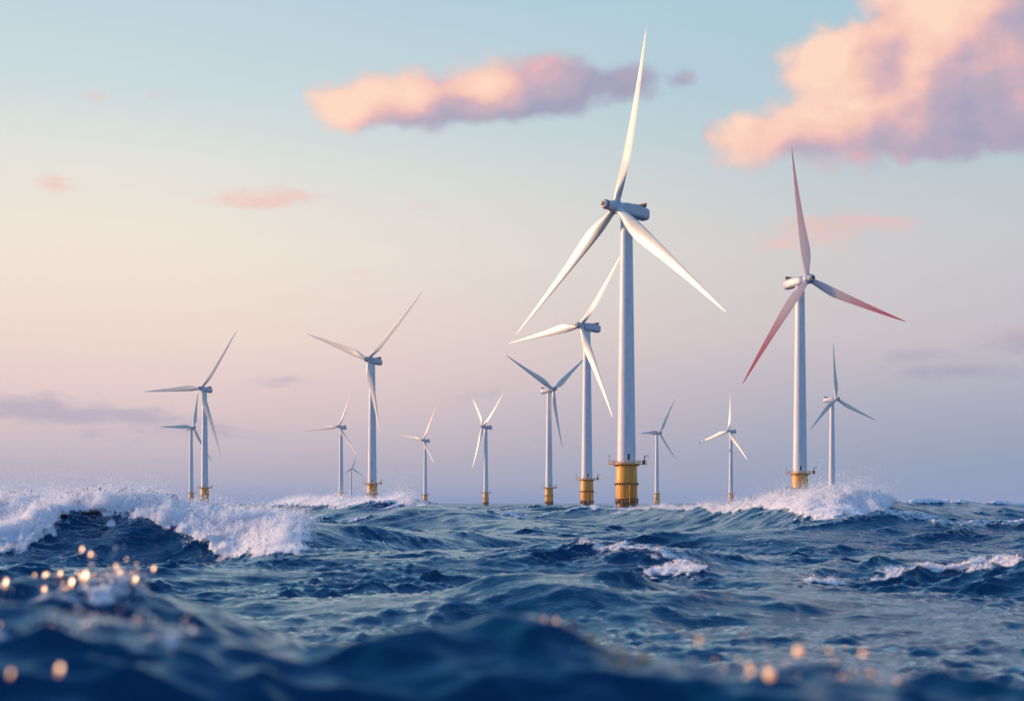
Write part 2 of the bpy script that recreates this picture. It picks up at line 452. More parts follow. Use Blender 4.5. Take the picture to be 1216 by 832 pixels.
def water_material():
    m, nt, b = new_mat("sea_water")
    geo = nt.nodes.new('ShaderNodeNewGeometry')
    pos = geo.outputs['Position']
    at = nt.nodes.new('ShaderNodeAttribute'); at.attribute_name = 'foam'
    foam = E(nt, at.outputs['Fac'])
    # stretch the ripples across the wind
    mp = nt.nodes.new('ShaderNodeMapping'); nt.links.new(pos, mp.inputs[0])
    mp.inputs['Rotation'].default_value = (0, 0, math.radians(-20)); mp.inputs['Scale'].default_value = (0.42, 1.0, 1.0)
    v = mp.outputs[0]
    cdn = nt.nodes.new('ShaderNodeVectorMath'); cdn.operation = 'LENGTH'; nt.links.new(pos, cdn.inputs[0])
    dist = E(nt, cdn.outputs['Value'])
    n1 = noise(nt, v, 0.9, 5.0, 0.55, distort=0.4)
    n2 = noise(nt, v, 5.0, 4.0, 0.6)
    n3 = noise(nt, pos, 3.2, 6.0, 0.68)
    # foam: broken up by noise; thin lacy streaks around it
    crumb = foam + (n3 - 0.5) * 1.1 + (n2 - 0.5) * .35
    white = crumb.smooth(0.42, 0.72)
    streak_v = nt.nodes.new('ShaderNodeMapping'); nt.links.new(pos, streak_v.inputs[0])
    streak_v.inputs['Rotation'].default_value = (0, 0, math.radians(-15)); streak_v.inputs['Scale'].default_value = (0.16, 0.85, 0.5)
    s1 = noise(nt, streak_v.outputs[0], 1.1, 5.0, 0.65, distort=0.8)
    patch = noise(nt, pos, 0.05, 2.0, 0.5)
    lace = (s1 - 0.5)._m('ABSOLUTE').smooth(0.0, 0.022, 1.0, 0.0) * patch.smooth(0.42, 0.58) * dist.smooth(30, 60) * dist.smooth(150, 400, 1, 0)
    white = white._m('MAXIMUM', lace * 0.5).clamp()
    deep = mix(nt, patch, (0.001, 0.032, 0.084), (0.002, 0.048, 0.112))
    nt.links.new(deep, b.inputs['Base Color'])
    b.inputs['Roughness'].default_value = 0.10
    b.inputs['IOR'].default_value = 1.333
    b.inputs['Specular IOR Level'].default_value = 0.0
    n4 = noise(nt, v, 14.0, 3.0, 0.6)
    hgt = n1 * dist.smooth(15, 55, 0.09, 0.23) + n2 * 0.042 + n4 * dist.smooth(30, 90, 0.014, 0.0)
    bm = nt.nodes.new('ShaderNodeBump'); bm.inputs['Strength'].default_value = 1.0; bm.inputs['Distance'].default_value = 0.55
    nt.links.new(hgt.s, bm.inputs['Height'])
    nt.links.new(bm.outputs[0], b.inputs['Normal'])
    fb = nt.nodes.new('ShaderNodeBsdfPrincipled')
    fb.inputs['Base Color'].default_value = (0.86, 0.88, 0.90, 1)
    fb.inputs['Roughness'].default_value = 0.75
    fb.inputs['Subsurface Weight'].default_value = 0.0
    bm2 = nt.nodes.new('ShaderNodeBump'); bm2.inputs['Strength'].default_value = 0.8; bm2.inputs['Distance'].default_value = 0.25
    nt.links.new((n3 * 1.0 + n2 * .3).s, bm2.inputs['Height'])
    nt.links.new(bm2.outputs[0], fb.inputs['Normal'])
    mx = nt.nodes.new('ShaderNodeMixShader')
    gl = nt.nodes.new('ShaderNodeBsdfGlossy'); gl.inputs['Color'].default_value = (0.66, 0.87, 1.0, 1)
    nt.links.new(dist.smooth(60, 900, 0.045, 0.22, 'LINEAR').s, gl.inputs['Roughness']); nt.links.new(bm.outputs[0], gl.inputs['Normal'])
    fr = nt.nodes.new('ShaderNodeFresnel'); fr.inputs['IOR'].default_value = 1.333; nt.links.new(bm.outputs[0], fr.inputs['Normal'])
    wm = nt.nodes.new('ShaderNodeMixShader'); nt.links.new((E(nt, fr.outputs[0]) * dist.smooth(80, 900, 1.02, 0.55)).s, wm.inputs[0])
    nt.links.new(b.outputs[0], wm.inputs[1]); nt.links.new(gl.outputs[0], wm.inputs[2])
    nt.links.new(white.s, mx.inputs[0]); nt.links.new(wm.outputs[0], mx.inputs[1]); nt.links.new(fb.outputs[0], mx.inputs[2])
    nt.links.new(mx.outputs[0], nt.nodes['Material Output'].inputs[0])
    return m


sea_ob = build_sea()
sea_ob.data.materials.append(water_material())


# ------------------------------------------------------------------ spray thrown up by the breaking waves
def spray_material():
    m, nt, b = new_mat("spray")
    b.inputs['Base Color'].default_value = (0.98, 0.98, 1.0, 1)
    b.inputs['Roughness'].default_value = 0.3
    tr = nt.nodes.new('ShaderNodeBsdfTranslucent'); tr.inputs[0].default_value = (0.97, 0.97, 0.98, 1)
    mx = nt.nodes.new('ShaderNodeMixShader'); mx.inputs[0].default_value = 0.55
    nt.links.new(b.outputs[0], mx.inputs[1]); nt.links.new(tr.outputs[0], mx.inputs[2])
    nt.links.new(mx.outputs[0], nt.nodes['Material Output'].inputs[0])
    return m


M_SPRAY = spray_material()
OCTV = np.array([(1, 0, 0), (-1, 0, 0), (0, 1, 0), (0, -1, 0), (0, 0, 1), (0, 0, -1)], float)
OCTF = np.array([(0, 2, 4), (2, 1, 4), (1, 3, 4), (3, 0, 4), (2, 0, 5), (1, 2, 5), (3, 1, 5), (0, 3, 5)])
TETV = np.array([(1, 0, 0.15), (-0.6, 0.95, -0.1), (-0.5, -0.9, 0.1)], float) * 1.15
TETF = np.array([(0, 1, 2)])


def drops(name, P, R, label, octa=False, vel=None, mat=None):
    V, Fc = (OCTV, OCTF) if octa else (TETV, TETF)
    n = len(P)
    q = rng.normal(size=(n, 4)); q /= np.linalg.norm(q, axis=1)[:, None]
    w, a, b, c = q.T
    M = np.stack([1 - 2 * (b * b + c * c), 2 * (a * b - c * w), 2 * (a * c + b * w),
                  2 * (a * b + c * w), 1 - 2 * (a * a + c * c), 2 * (b * c - a * w),
                  2 * (a * c - b * w), 2 * (b * c + a * w), 1 - 2 * (a * a + b * b)], 1).reshape(n, 3, 3)
    v = np.einsum('nij,kj->nki', M, V) * R[:, None, None] + P[:, None, :]
    f = Fc[None] + (np.arange(n) * len(V))[:, None, None]
    me = bpy.data.meshes.new(name)
    me.vertices.add(n * len(V)); me.vertices.foreach_set('co', v.astype(np.float32).ravel())
    me.loops.add(f.size); me.loops.foreach_set('vertex_index', f.astype(np.int32).ravel())
    me.polygons.add(f.size // 3); me.polygons.foreach_set('loop_start', (np.arange(f.size // 3) * 3).astype(np.int32))
    me.update(calc_edges=True)
    if octa: me.polygons.foreach_set('use_smooth', np.ones(f.size // 3, bool))
    me.materials.append(mat or M_SPRAY)
    o = bpy.data.objects.new(name, me); COL.objects.link(o)
    o['kind'] = 'stuff'; o['label'] = label; o['category'] = 'spray'
    return o


def ridge_points(name, n, px0, px1, tfun, dens=None):
    tab = RIDGES[name]
    px = rng.uniform(px0, px1, n)
    if dens is not None:
        px = px[rng.uniform(size=n) < np.interp(px, *dens)]
    u = (px - 608) / F
    D = interp(tab, u)[0]
    t = tfun(px, len(px))
    y = D + t; x = u * y
    return px, t, x, y


def spray(name, ridge, n, px0, px1, tfun, lift, size, label, dens=None, cover=0.3, octa=False, plume=1.0):
    px, t, x, y = ridge_points(ridge, n, px0, px1, tfun, dens)
    h, ox, oy, f = sea(x, y)
    keep = rng.uniform(size=len(x)) < np.clip((f - cover) * 2.2, 0.0, 1)
    px, t, x, y, h, ox, oy = (a[keep] for a in (px, t, x, y, h, ox, oy))
    m = len(x)
    pl = samp(N1, x * 3.1, np.zeros_like(x) + 5, (0,))[0] * .5 + samp(N2, x * 1.7, np.zeros_like(x), (0,))[0] * .5
    pl2 = samp(N2, x, y * 1.3, (0,))[0]
    L = lift(px, t) * np.clip(0.75 + plume * (0.45 * pl + 0.3 * pl2), 0.12, 2.6)
    up = rng.exponential(1.0, m) * L
    P = np.stack([x + ox + rng.normal(0, 0.25, m) * (up + .2), y + oy + rng.normal(0, .3, m) * (up + .2) + up * 0.5, h + up], 1)
    R = size * np.exp(rng.normal(0, 0.45, m)) * np.clip(1.15 - 0.35 * up / (L.mean() + 1e-3) * .5, 0.45, 1.2)
    return drops(name, P, R, label, octa)


def tri_t(lo, mode, hi):
    return lambda px, n: rng.triangular(lo, mode, hi, n)



def mist_material(name, dens):
    m = bpy.data.materials.new(name); m.use_nodes = True
    nt = m.node_tree; nt.nodes.clear()
    out = nt.nodes.new('ShaderNodeOutputMaterial')
    v = nt.nodes.new('ShaderNodeVolumePrincipled')
    v.inputs['Color'].default_value = (0.985, 0.99, 0.995, 1)
    v.inputs['Density'].default_value = dens
    v.inputs['Anisotropy'].default_value = 0.1
    nt.links.new(v.outputs[0], out.inputs['Volume'])
    return m


def mist(name, ridge, px0, px1, npx, t0, t1, nt_, thick, dens, label, cover=0.25):
    """a closed shell of fine spray lying on the churned water: its underside follows the sea, its top billows"""
    tab = RIDGES[ridge]
    PX, T = np.meshgrid(np.linspace(px0, px1, npx), np.linspace(t0, t1, nt_))
    px, t = PX.ravel(), T.ravel()
    u = (px - 608) / F; D = interp(tab, u)[0]
    y = D + t; x = u * y
    h, ox, oy, f = sea(x, y)
    n1 = samp(N2, x * 1.3, y * 1.3, (0,))[0]; n2 = samp(N3, x * .8, y * .8, (0,))[0]; n0 = samp(N1, x * 2.0, y * 2.0, (0,))[0]
    ns = samp(N2, x * 3.2 + t * .5, y * 0.35, (0,))[0]; nf = samp(N3, x * 2.1 + t * .4, y * .35, (0,))[0]
    th = thick(px, t) * smooth(f, cover, 0.85) * np.clip(0.8 + .20 * n0 + 0.12 * n1 + 0.06 * n2 + 0.22 * ns + 0.17 * nf, 0.05, 2.2)
    edge = smooth(px, px0, px0 + 6) * (1 - smooth(px, px1 - 6, px1)) * smooth(t, t0, t0 + .5) * (1 - smooth(t, t1 - .5, t1))
    th = th * edge
    bot = np.stack([x + ox, y + oy, h - 0.10], 1)
    top = np.stack([x + ox + 0.10 * n2 * th, y + oy + 0.15 * n1 * th, h - 0.10 + th], 1)
    N = len(x)
    i, j = np.meshgrid(np.arange(nt_ - 1), np.arange(npx - 1), indexing='ij')
    k = (i * npx + j).ravel()
    quad = np.stack([k, k + 1, k + npx + 1, k + npx], 1)
    live = (th[quad].max(1) > 0.02)
    quad = quad[live]
    qs = [quad + N, quad[:, ::-1]]
    # walls round the rim of what is left
    e = np.concatenate([quad[:, [0, 1]], quad[:, [1, 2]], quad[:, [2, 3]], quad[:, [3, 0]]])
    key = np.sort(e, 1); key = key[:, 0].astype(np.int64) * N + key[:, 1]
    _, inv, cnt = np.unique(key, return_inverse=True, return_counts=True)
    rim = e[cnt[inv] == 1]
    qs.append(np.stack([rim[:, 0], rim[:, 1], rim[:, 1] + N, rim[:, 0] + N], 1))
    Q = np.concatenate(qs)
    co = np.vstack([bot, top])
    used, new = np.unique(Q, return_inverse=True); Q = new.reshape(-1, 4); co = co[used]
    me = bpy.data.meshes.new(name)
    me.vertices.add(len(co)); me.vertices.foreach_set('co', co.astype(np.float32).ravel())
    me.loops.add(Q.size); me.loops.foreach_set('vertex_index', Q.astype(np.int32).ravel())
    me.polygons.add(len(Q)); me.polygons.foreach_set('loop_start', (np.arange(len(Q)) * 4).astype(np.int32))
    me.update(calc_edges=True)
    me.materials.append(mist_material(name, dens))
    o = bpy.data.objects.new(name, me); COL.objects.link(o)
    o['kind'] = 'stuff'; o['label'] = label; o['category'] = 'mist'
    return o


LB_T = lambda px, t: (0.38 + 0.20 * np.exp(-((t - 0.5) / 3.0) ** 2)) * np.interp(px, [-100, 60, 200, 330, 380], [1.0, 1.1, 0.9, .8, .5])
mist("breaking_wave_mist", 'left_breaker', -150, 392, 900, -12, 7, 190, LB_T, 2.2, 'dense white churned water and mist of the breaking wave at the left edge')
spray("breaking_wave_spray", 'left_breaker', 330000, -120, 400, tri_t(-9, 1.5, 6),
      lambda px, t: (0.18 + 0.60 * LB_T(px, t)) * np.interp(px, [100, 200, 380], [1, .7, .55]), 0.016,
      'fine spray drops flying off the breaking wave at the left edge')
RB_T = lambda px, t: (0.30 + 0.36 * np.exp(-((t - 0.5) / 4.5) ** 2)) * np.interp(px, [700, 850, 900, 960, 1010, 1065], [.6, .8, 1.0, 1.25, 1.15, .7])
mist("breaking_wave_mist", 'right_breaker', 700, 1078, 640, -13, 7, 170, RB_T, 1.6, 'white churned water and mist of the wave breaking in front of the right turbines')
spray("breaking_wave_spray", 'right_breaker', 200000, 700, 1075, tri_t(-9, 1, 6),
      lambda px, t: 0.1 + 0.62 * RB_T(px, t), 0.028,
      'plume of pinkish spray drops bursting from the wave in front of the right turbines',
      dens=([700, 850, 900, 1075], [.25, .45, 1, 1]))
MS_T = lambda px, t: (0.18 + 0.36 * np.exp(-((t - 0.5) / 4) ** 2)) * np.interp(px, [320, 400, 450, 510], [.6, 1.0, 1.2, .6])
mist("wave_crest_mist", 'middle_swell', 318, 515, 300, -8, 6, 90, MS_T, 1.0, 'thin pink mist along the crest of the swell below the left centre turbines')
spray("wave_crest_spray", 'middle_swell', 90000, 318, 515, tri_t(-6, 0, 5),
      lambda px, t: 0.06 + 0.60 * MS_T(px, t), 0.028,
      'pink spray drops along the crest of the swell below the left centre turbines')
spray("wave_crest_foam", 'middle_lip', 90000, 690, 1500, tri_t(-2.2, -0.3, 1.2),
      lambda px, t: 0.05 + 0 * px, 0.016, 'thin line of pink lit foam lumps along the middle distance crest at right', cover=0.4)


spray("flying_spray", 'left_breaker', 26000, -120, 380, tri_t(-3, 0.5, 5), lambda px, t: (0.9 + 0.55 * np.sin(px * 0.05)) * np.interp(px, [100, 220], [1, .45]) + 0 * t, 0.017,
      'thin specks of spray thrown high above the breaking wave at the left edge', plume=1.8)
spray("flying_spray", 'right_breaker', 16000, 840, 1075, tri_t(-4, 1, 6), lambda px, t: 1.25 + 0 * px, 0.026,
      'thin specks of spray thrown high above the wave in front of the right turbines', dens=([840, 900, 1075], [.3, 1, 1]), plume=1.8)
spray("flying_spray", 'middle_swell', 7000, 400, 500, tri_t(-4, 1, 6), lambda px, t: 1.3 + 0 * px, 0.03,
      'thin specks of spray thrown up behind the swell below the left centre turbine', plume=1.8)

# ------------------------------------------------------------------ blurred drops and foam flecks close to the camera
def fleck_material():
    m, nt, b = new_mat("sun_tinted_fleck")
    b.inputs['Base Color'].default_value = (1.0, 0.56, 0.26, 1)  # orange of the low sun's glints painted into the base colour
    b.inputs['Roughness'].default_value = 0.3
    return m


M_FLECK = fleck_material()


def flecks(name, ridge, n, px0, px1, t0, t1, lift, r, label, clump):
    tab = RIDGES[ridge]
    px = rng.uniform(px0, px1, n); u = (px - 608) / F
    D = interp(tab, u)[0]; t = rng.normal((t0 + t1) / 2, (t1 - t0) / 4, n)
    y = D + t; x = u * y
    c = samp(N2, x * clump, y * clump * .5, (0,))[0]
    k = rng.uniform(size=n) < smooth(c, 0.1, 1.3)
    x, y, c = x[k], y[k], c[k]
    h, ox, oy, f = sea(x, y)
    up = rng.exponential(1, len(x)) * lift * np.clip(c, .2, 2)
    P = np.stack([x + ox, y + oy, h + up], 1)
    return drops(name, P, r * np.exp(rng.normal(0, .55, len(x))), label)


flecks("foam_flecks", 'near_left_lip', 4200, -300, 190, -0.5, 0.3, 0.035, 0.0085, 'blurred pale foam flecks along the near crest at left', 2.0)
flecks("foam_flecks", 'near_swell', 2200, -300, 240, -0.7, 0.4, 0.030, 0.006, 'blurred pink foam flecks on the nearest swell at lower left', 2.2)
flecks("foam_flecks", 'near_swell', 2600, 640, 1120, -0.15, 0.25, 0.018, 0.006, 'blurred pink foam flecks along the crest of the nearest swell at lower right', 2.2)


def at(px, py, d): return ((px - 608) / F * d, d, CH + (597 - py) / F * d)


def lens_drops(name, P, R, label):
    # little foam flakes, lens-shaped, their faces turned half way round towards the low sun
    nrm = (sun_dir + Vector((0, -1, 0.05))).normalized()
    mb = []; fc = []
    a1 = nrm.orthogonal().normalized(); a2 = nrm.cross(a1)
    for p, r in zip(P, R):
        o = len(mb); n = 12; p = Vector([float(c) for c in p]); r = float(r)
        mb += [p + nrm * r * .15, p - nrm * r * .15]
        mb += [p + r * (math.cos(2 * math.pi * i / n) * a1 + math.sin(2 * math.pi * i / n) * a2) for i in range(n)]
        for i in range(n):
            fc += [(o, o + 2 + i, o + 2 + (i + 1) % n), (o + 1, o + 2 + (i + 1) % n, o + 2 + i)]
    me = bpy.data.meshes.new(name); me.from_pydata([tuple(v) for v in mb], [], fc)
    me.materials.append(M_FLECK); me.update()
    o = bpy.data.objects.new(name, me); COL.objects.link(o)
    o['kind'] = 'stuff'; o['label'] = label; o['category'] = 'spray'


air = [(70, 795, 5.9, .026), (948, 773, 7.0, .026), (892, 797, 6.2, .016), (914, 801, 6.1, .024), (97, 652, 12.4, .030), (107, 658, 12.6, .030), (150, 664, 12.5, .014),
       (137, 672, 12.6, .022), (182, 675, 12.6, .030), (100, 684, 12.4, .06), (84, 692, 12.5, .055), (160, 688, 12.6, .04), (52, 700, 12.4, .035), (6, 692, 12.4, .05),
       (985, 772, 7.3, .012), (1025, 775, 7.0, .017), (830, 760, 7.2, .016), (12, 800, 5.8, .018)]
def above_water(px, py, d, clear=0.03):
    while d > 3.0:
        p = at(px, py, d)
        h = sea(np.array([p[0]]), np.array([p[1]]))[0][0]
        if p[2] > h + clear: return p
        d -= 0.1
    return at(px, py, d)


def flakes(ridge, n, px0, px1, lift, r, dt):
    out, rr = [], []
    px = rng.uniform(px0, px1, n); u = (px - 608) / F
    y = interp(RIDGES[ridge], u)[0] + rng.normal(0, dt, n); x = u * y
    c = samp(N2, x * 2.0, y, (0,))[0]
    h, ox, oy, f = sea(x, y)
    up = np.abs(rng.normal(0, 1, n)) * lift * np.clip(0.7 + c * .6, .15, 2) + 0.01
    ok = np.nonzero((f > 0.45) | (y < 30))[0]
    return [(x[i] + ox[i], y[i] + oy[i], h[i] + up[i]) for i in ok], list(np.clip(r * np.exp(rng.normal(-.2, .75, len(ok))), 0, r * 3))


for ridge, n, a_, b_, lift, r, dt, lab in (('near_left_lip', 60, 46, 182, 0.05, .012, .12, 'foam flakes tinted with orange sun glow strung along the near crest at left'),
                                      ('near_left_lip', 14, -30, 12, 0.03, .015, .1, 'foam flakes tinted with orange sun glow on the near crest cut by the left edge'),
                                      ('near_swell', 15, -20, 240, 0.05, .009, .35, 'soft foam flakes tinted with sun glow over the nearest swell at lower left'),
                                      ('near_swell', 90, 640, 780, 0.014, .006, .1, 'foam flakes tinted with sun glow on the slope right of the nearest water peak'),
                                      ('near_swell', 60, 790, 1070, 0.012, .005, .15, 'foam flakes tinted with sun glow along the nearest crest at lower right'),
                                      ('middle_lip', 1500, 690, 1300, 0.055, .011, .35, 'flakes tinted with orange sun glow along the middle distance crest at right')):
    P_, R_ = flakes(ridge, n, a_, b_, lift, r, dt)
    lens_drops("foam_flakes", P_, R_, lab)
lens_drops("flying_drops", [above_water(*a[:3]) for a in air], [a[3] for a in air], 'round blurred drops tinted with orange sun glow, hanging in the air close to the camera')

# ------------------------------------------------------------------ materials of the turbines
def paint(name, base, rough=0.42, dirt=0.08, scale=0.35, streak=True, rust=0.0):
    m, nt, b = new_mat(name)
    tc = nt.nodes.new('ShaderNodeTexCoord'); v = tc.outputs['Object']
    mp = nt.nodes.new('ShaderNodeMapping'); nt.links.new(v, mp.inputs[0])
    mp.inputs['Scale'].default_value = (1.4, 1.4, 0.12) if streak else (1, 1, 1)
    n = noise(nt, mp.outputs[0], scale * 3, 6.0, 0.6)
    n2 = noise(nt, v, scale, 4.0, 0.55)
    dark = tuple(c * (1 - dirt * 3.2) for c in base)
    col = mix(nt, (n * 0.6 + n2 * 0.4).smooth(0.42, 0.68), base, dark)
    if rust > 0:
        sp = nt.nodes.new('ShaderNodeSeparateXYZ'); nt.links.new(v, sp.inputs[0])
        z = E(nt, sp.outputs[2])
        low = z.smooth(0.5, 11.0, 1.0, 0.12, 'LINEAR')
        r1 = noise(nt, mp.outputs[0], 1.6, 6.0, 0.65, distort=0.5)
        msk = (r1 + low * 0.22).smooth(0.62, 0.74) * rust
        col = mix(nt, msk, col, (0.10, 0.030, 0.010))
        weed = (z + (r1 - 0.5) * 5.0).smooth(2.6, 4.4, 1.0, 0.0)
        col = mix(nt, weed * 0.85, col, (0.055, 0.028, 0.012))
    nt.links.new(col, b.inputs['Base Color'])
    nt.links.new(n.smooth(0.3, 0.7, rough - 0.06, rough + 0.1).s, b.inputs['Roughness'])
    return m


M_TOWER = paint("tower_white_paint", (0.78, 0.78, 0.78), 0.45, 0.05)
M_BLADE = paint("blade_gelcoat", (0.80, 0.75, 0.64), 0.35, 0.05, 0.2, False)


def backlit_blade(name, tip):  # warm sunset backlight painted into the blade colour, stronger towards the tip
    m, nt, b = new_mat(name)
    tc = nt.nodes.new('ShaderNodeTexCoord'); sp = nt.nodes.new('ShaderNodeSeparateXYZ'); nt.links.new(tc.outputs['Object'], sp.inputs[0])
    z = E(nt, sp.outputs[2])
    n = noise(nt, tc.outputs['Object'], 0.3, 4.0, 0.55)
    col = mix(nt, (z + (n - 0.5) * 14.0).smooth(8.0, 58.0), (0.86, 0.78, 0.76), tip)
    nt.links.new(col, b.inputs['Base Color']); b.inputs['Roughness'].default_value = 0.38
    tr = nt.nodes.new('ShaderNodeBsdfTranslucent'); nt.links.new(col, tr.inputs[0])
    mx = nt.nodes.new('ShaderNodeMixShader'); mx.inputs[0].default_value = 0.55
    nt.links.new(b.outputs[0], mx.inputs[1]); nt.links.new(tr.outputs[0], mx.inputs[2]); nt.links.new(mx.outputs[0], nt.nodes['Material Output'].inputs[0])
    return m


M_NAC = paint("nacelle_grey_paint", (0.55, 0.58, 0.62), 0.4, 0.06, 0.5, False)
M_YEL = paint("transition_yellow_paint", (0.88, 0.37, 0.012), 0.45, 0.06, 0.5, True, 0.65)
M_RAIL = paint("rail_yellow_paint", (0.74, 0.36, 0.020), 0.5, 0.12, 0.9, False, 0.0)
M_RUST = paint("rusty_steel", (0.16, 0.060, 0.022), 0.7, 0.15, 0.9, False)
M_DARK = paint("dark_grille", (0.05, 0.055, 0.065), 0.5, 0.1, 1.0, False)


class MB:
    def __init__(s): s.v = []; s.f = []; s.sm = []
    def add(s, v, f, smooth=False):
        o = len(s.v); s.v += [tuple(p) for p in v]; s.f += [tuple(i + o for i in q) for q in f]; s.sm += [smooth] * len(f)
    def lathe(s, prof, n=48, c=(0, 0), smooth=True, cap=True):
        v = []
        for r, z in prof:
            for i in range(n):
                a = 2 * math.pi * i / n
                v.append((c[0] + r * math.cos(a), c[1] + r * math.sin(a), z))
        f = []
        for k in range(len(prof) - 1):
            for i in range(n):
                f.append((k * n + i, k * n + (i + 1) % n, (k + 1) * n + (i + 1) % n, (k + 1) * n + i))
        s.add(v, f, smooth)
        if cap:
            o = len(s.v) - len(v)
            s.f.append(tuple(o + i for i in range(n))[::-1]); s.sm.append(False)
            s.f.append(tuple(o + (len(prof) - 1) * n + i for i in range(n))); s.sm.append(False)
    def box(s, c, d, M=None):
        v = [Vector((c[0] + sx * d[0] / 2, c[1] + sy * d[1] / 2, c[2] + sz * d[2] / 2)) for sx in (-1, 1) for sy in (-1, 1) for sz in (-1, 1)]
        if M: v = [M @ p for p in v]
        s.add(v, [(0, 1, 3, 2), (4, 6, 7, 5), (0, 4, 5, 1), (2, 3, 7, 6), (0, 2, 6, 4), (1, 5, 7, 3)])
    def tube(s, a, b, r, n=8):
        a, b = Vector(a), Vector(b); d = (b - a).normalized()
        p = d.orthogonal().normalized(); q = d.cross(p)
        v = [e + r * (math.cos(2 * math.pi * i / n) * p + math.sin(2 * math.pi * i / n) * q) for e in (a, b) for i in range(n)]
        s.add(v, [(i, (i + 1) % n, n + (i + 1) % n, n + i) for i in range(n)] + [tuple(range(n))[::-1], tuple(range(n, 2 * n))], True)
    def ring(s, R, z, r, n=48, m=6):
        for i in range(n):
            a, b = 2 * math.pi * i / n, 2 * math.pi * (i + 1) / n
            s.tube((R * math.cos(a), R * math.sin(a), z), (R * math.cos(b), R * math.sin(b), z), r, m)
    def mesh(s, name, mat, auto=35):
        me = bpy.data.meshes.new(name); me.from_pydata(s.v, [], s.f)
        me.polygons.foreach_set('use_smooth', s.sm); me.materials.append(mat); me.update()
        me.set_sharp_from_angle(angle=math.radians(auto))
        return me


def loft(mb, secs, smooth=True):
    n = len(secs[0]); v = [p for s_ in secs for p in s_]; f = []
    for k in range(len(secs) - 1):
        for i in range(n):
            f.append((k * n + i, k * n + (i + 1) % n, (k + 1) * n + (i + 1) % n, (k + 1) * n + i))
    f.append(tuple(range(n))[::-1]); f.append(tuple((len(secs) - 1) * n + i for i in range(n)))
    mb.add(v, f, smooth)


# tower: 16 m to 97 m
HUBZ = 100.0
def tower_mesh():
    mb = MB(); prof = [(3.05, 16.2)]
    for k in range(1, 5):
        z = 16.2 + (97.4 - 16.2) * k / 4; r = 3.05 + (1.95 - 3.05) * k / 4
        prof += [(r + 0.012, z - 0.22), (r + 0.05, z - 0.20), (r + 0.05, z - 0.06), (r, z - 0.04)]
    mb.lathe(prof, 64)
    mb.box((0, -3.02, 18.2), (1.1, 0.25, 2.4))
    return mb.mesh("tower", M_TOWER)


def door_mesh():
    mb = MB(); mb.box((0, -3.16, 18.2), (0.8, 0.06, 2.0)); mb.tube((0.28, -3.22, 18.1), (0.28, -3.22, 18.4), 0.03)
    return mb.mesh("tower_door", M_DARK)


def transition_mesh():
    mb = MB()
    mb.lathe([(3.55, -8), (3.55, 9.2), (3.75, 9.3), (3.75, 9.7), (3.62, 9.8)], 64)
    mb.lathe([(3.62, 9.82), (3.60, 10.0), (3.42, 15.2), (3.2, 15.6), (3.2, 16.15)], 64)
    for z in (0.9, 3.0, 5.4): mb.lathe([(3.53, z), (3.62, z + .02), (3.62, z + .22), (3.53, z + .24)], 64, cap=False)
    return mb.mesh("transition_piece", M_YEL)


def collar_mesh():
    mb = MB()
    mb.lathe([(3.7, 9.35), (4.05, 9.4), (4.05, 9.62), (3.7, 9.66)], 64)
    for i in range(24):
        a = 2 * math.pi * i / 24
        M = Matrix.Rotation(a, 4, 'Z'); mb.box((3.86, 0, 9.15), (0.26, 0.10, 0.5), M)
    return mb.mesh("flange_collar", M_RUST)


def anode_mesh():
    mb = MB(); mb.lathe([(3.57, 4.15), (3.9, 4.2), (3.9, 4.42), (3.57, 4.46)], 64)
    for i in range(18):
        if i % 5 == 3: continue
        a = 2 * math.pi * i / 18 + 0.13 * math.sin(i * 5)
        M = Matrix.Rotation(a, 4, 'Z'); mb.box((3.72, 0, 3.4 + 0.4 * math.sin(i * 3.1)), (0.34, 0.34, 1.3 + .5 * math.sin(i * 2.3)), M)
    return mb.mesh("bumper_ring", M_RUST)


def platform_mesh():
    mb = MB()
    mb.lathe([(3.08, 15.7), (4.35, 15.72), (4.35, 15.95), (3.08, 15.97)], 64)
    mb.box((5.0, 0, 15.84), (3.2, 3.0, 0.22)); mb.box((-4.9, 0.3, 15.84), (2.4, 1.8, 0.22))
    for i in range(12):
        a = 2 * math.pi * (i + .5) / 12; M = Matrix.Rotation(a, 4, 'Z')
        mb.box((3.8, 0, 15.45), (0.9, 0.10, 0.45), M)
    return mb.mesh("platform", M_YEL)


def railing_mesh():
    mb = MB()
    for z in (16.45, 16.95): mb.ring(4.27, z, 0.045, 40)
    for i in range(20):
        a = 2 * math.pi * i / 20
        mb.tube((4.27 * math.cos(a), 4.27 * math.sin(a), 15.9), (4.27 * math.cos(a), 4.27 * math.sin(a), 16.98), 0.05)
    for cx, w, d, sx in ((6.5, 1.4, 1.45, 1), (-6.0, .9, .9, -1)):
        pts = [(4.3 * sx, -d), (cx, -d), (cx, d), (4.3 * sx, d)]
        for a, b in zip(pts, pts[1:]):
            for z in (16.45, 17.0): mb.tube((a[0], a[1], z), (b[0], b[1], z), 0.05)
        for a in pts: mb.tube((a[0], a[1], 15.9), (a[0], a[1], 17.05), 0.06)
    return mb.mesh("railing", M_RAIL)


def ladder_mesh():
    mb = MB()
    for s_ in (-0.35, 0.35):
        mb.tube((s_ + 1.1, -3.95, -3), (s_ + 1.1, -3.95, 15.7), 0.07)
    for s_ in (-1.0, 1.0):
        mb.tube((s_ + 1.1, -4.5, -3), (s_ + 1.1, -4.5, 8.6), 0.17, 12); mb.tube((s_ + 1.1, -4.5, 8.6), (s_ + 1.1, -3.6, 9.6), 0.17, 12)
        for z in (1.2, 4.6, 7.6): mb.tube((s_ + 1.1, -4.5, z), (s_ * .9 + 1.0, -3.3, z + .3), 0.11)
    z = -2.5
    while z < 15.6:
        mb.tube((0.75, -3.95, z), (1.45, -3.95, z), 0.035, 6); z += 0.34
    return mb.mesh("boat_landing", M_YEL)


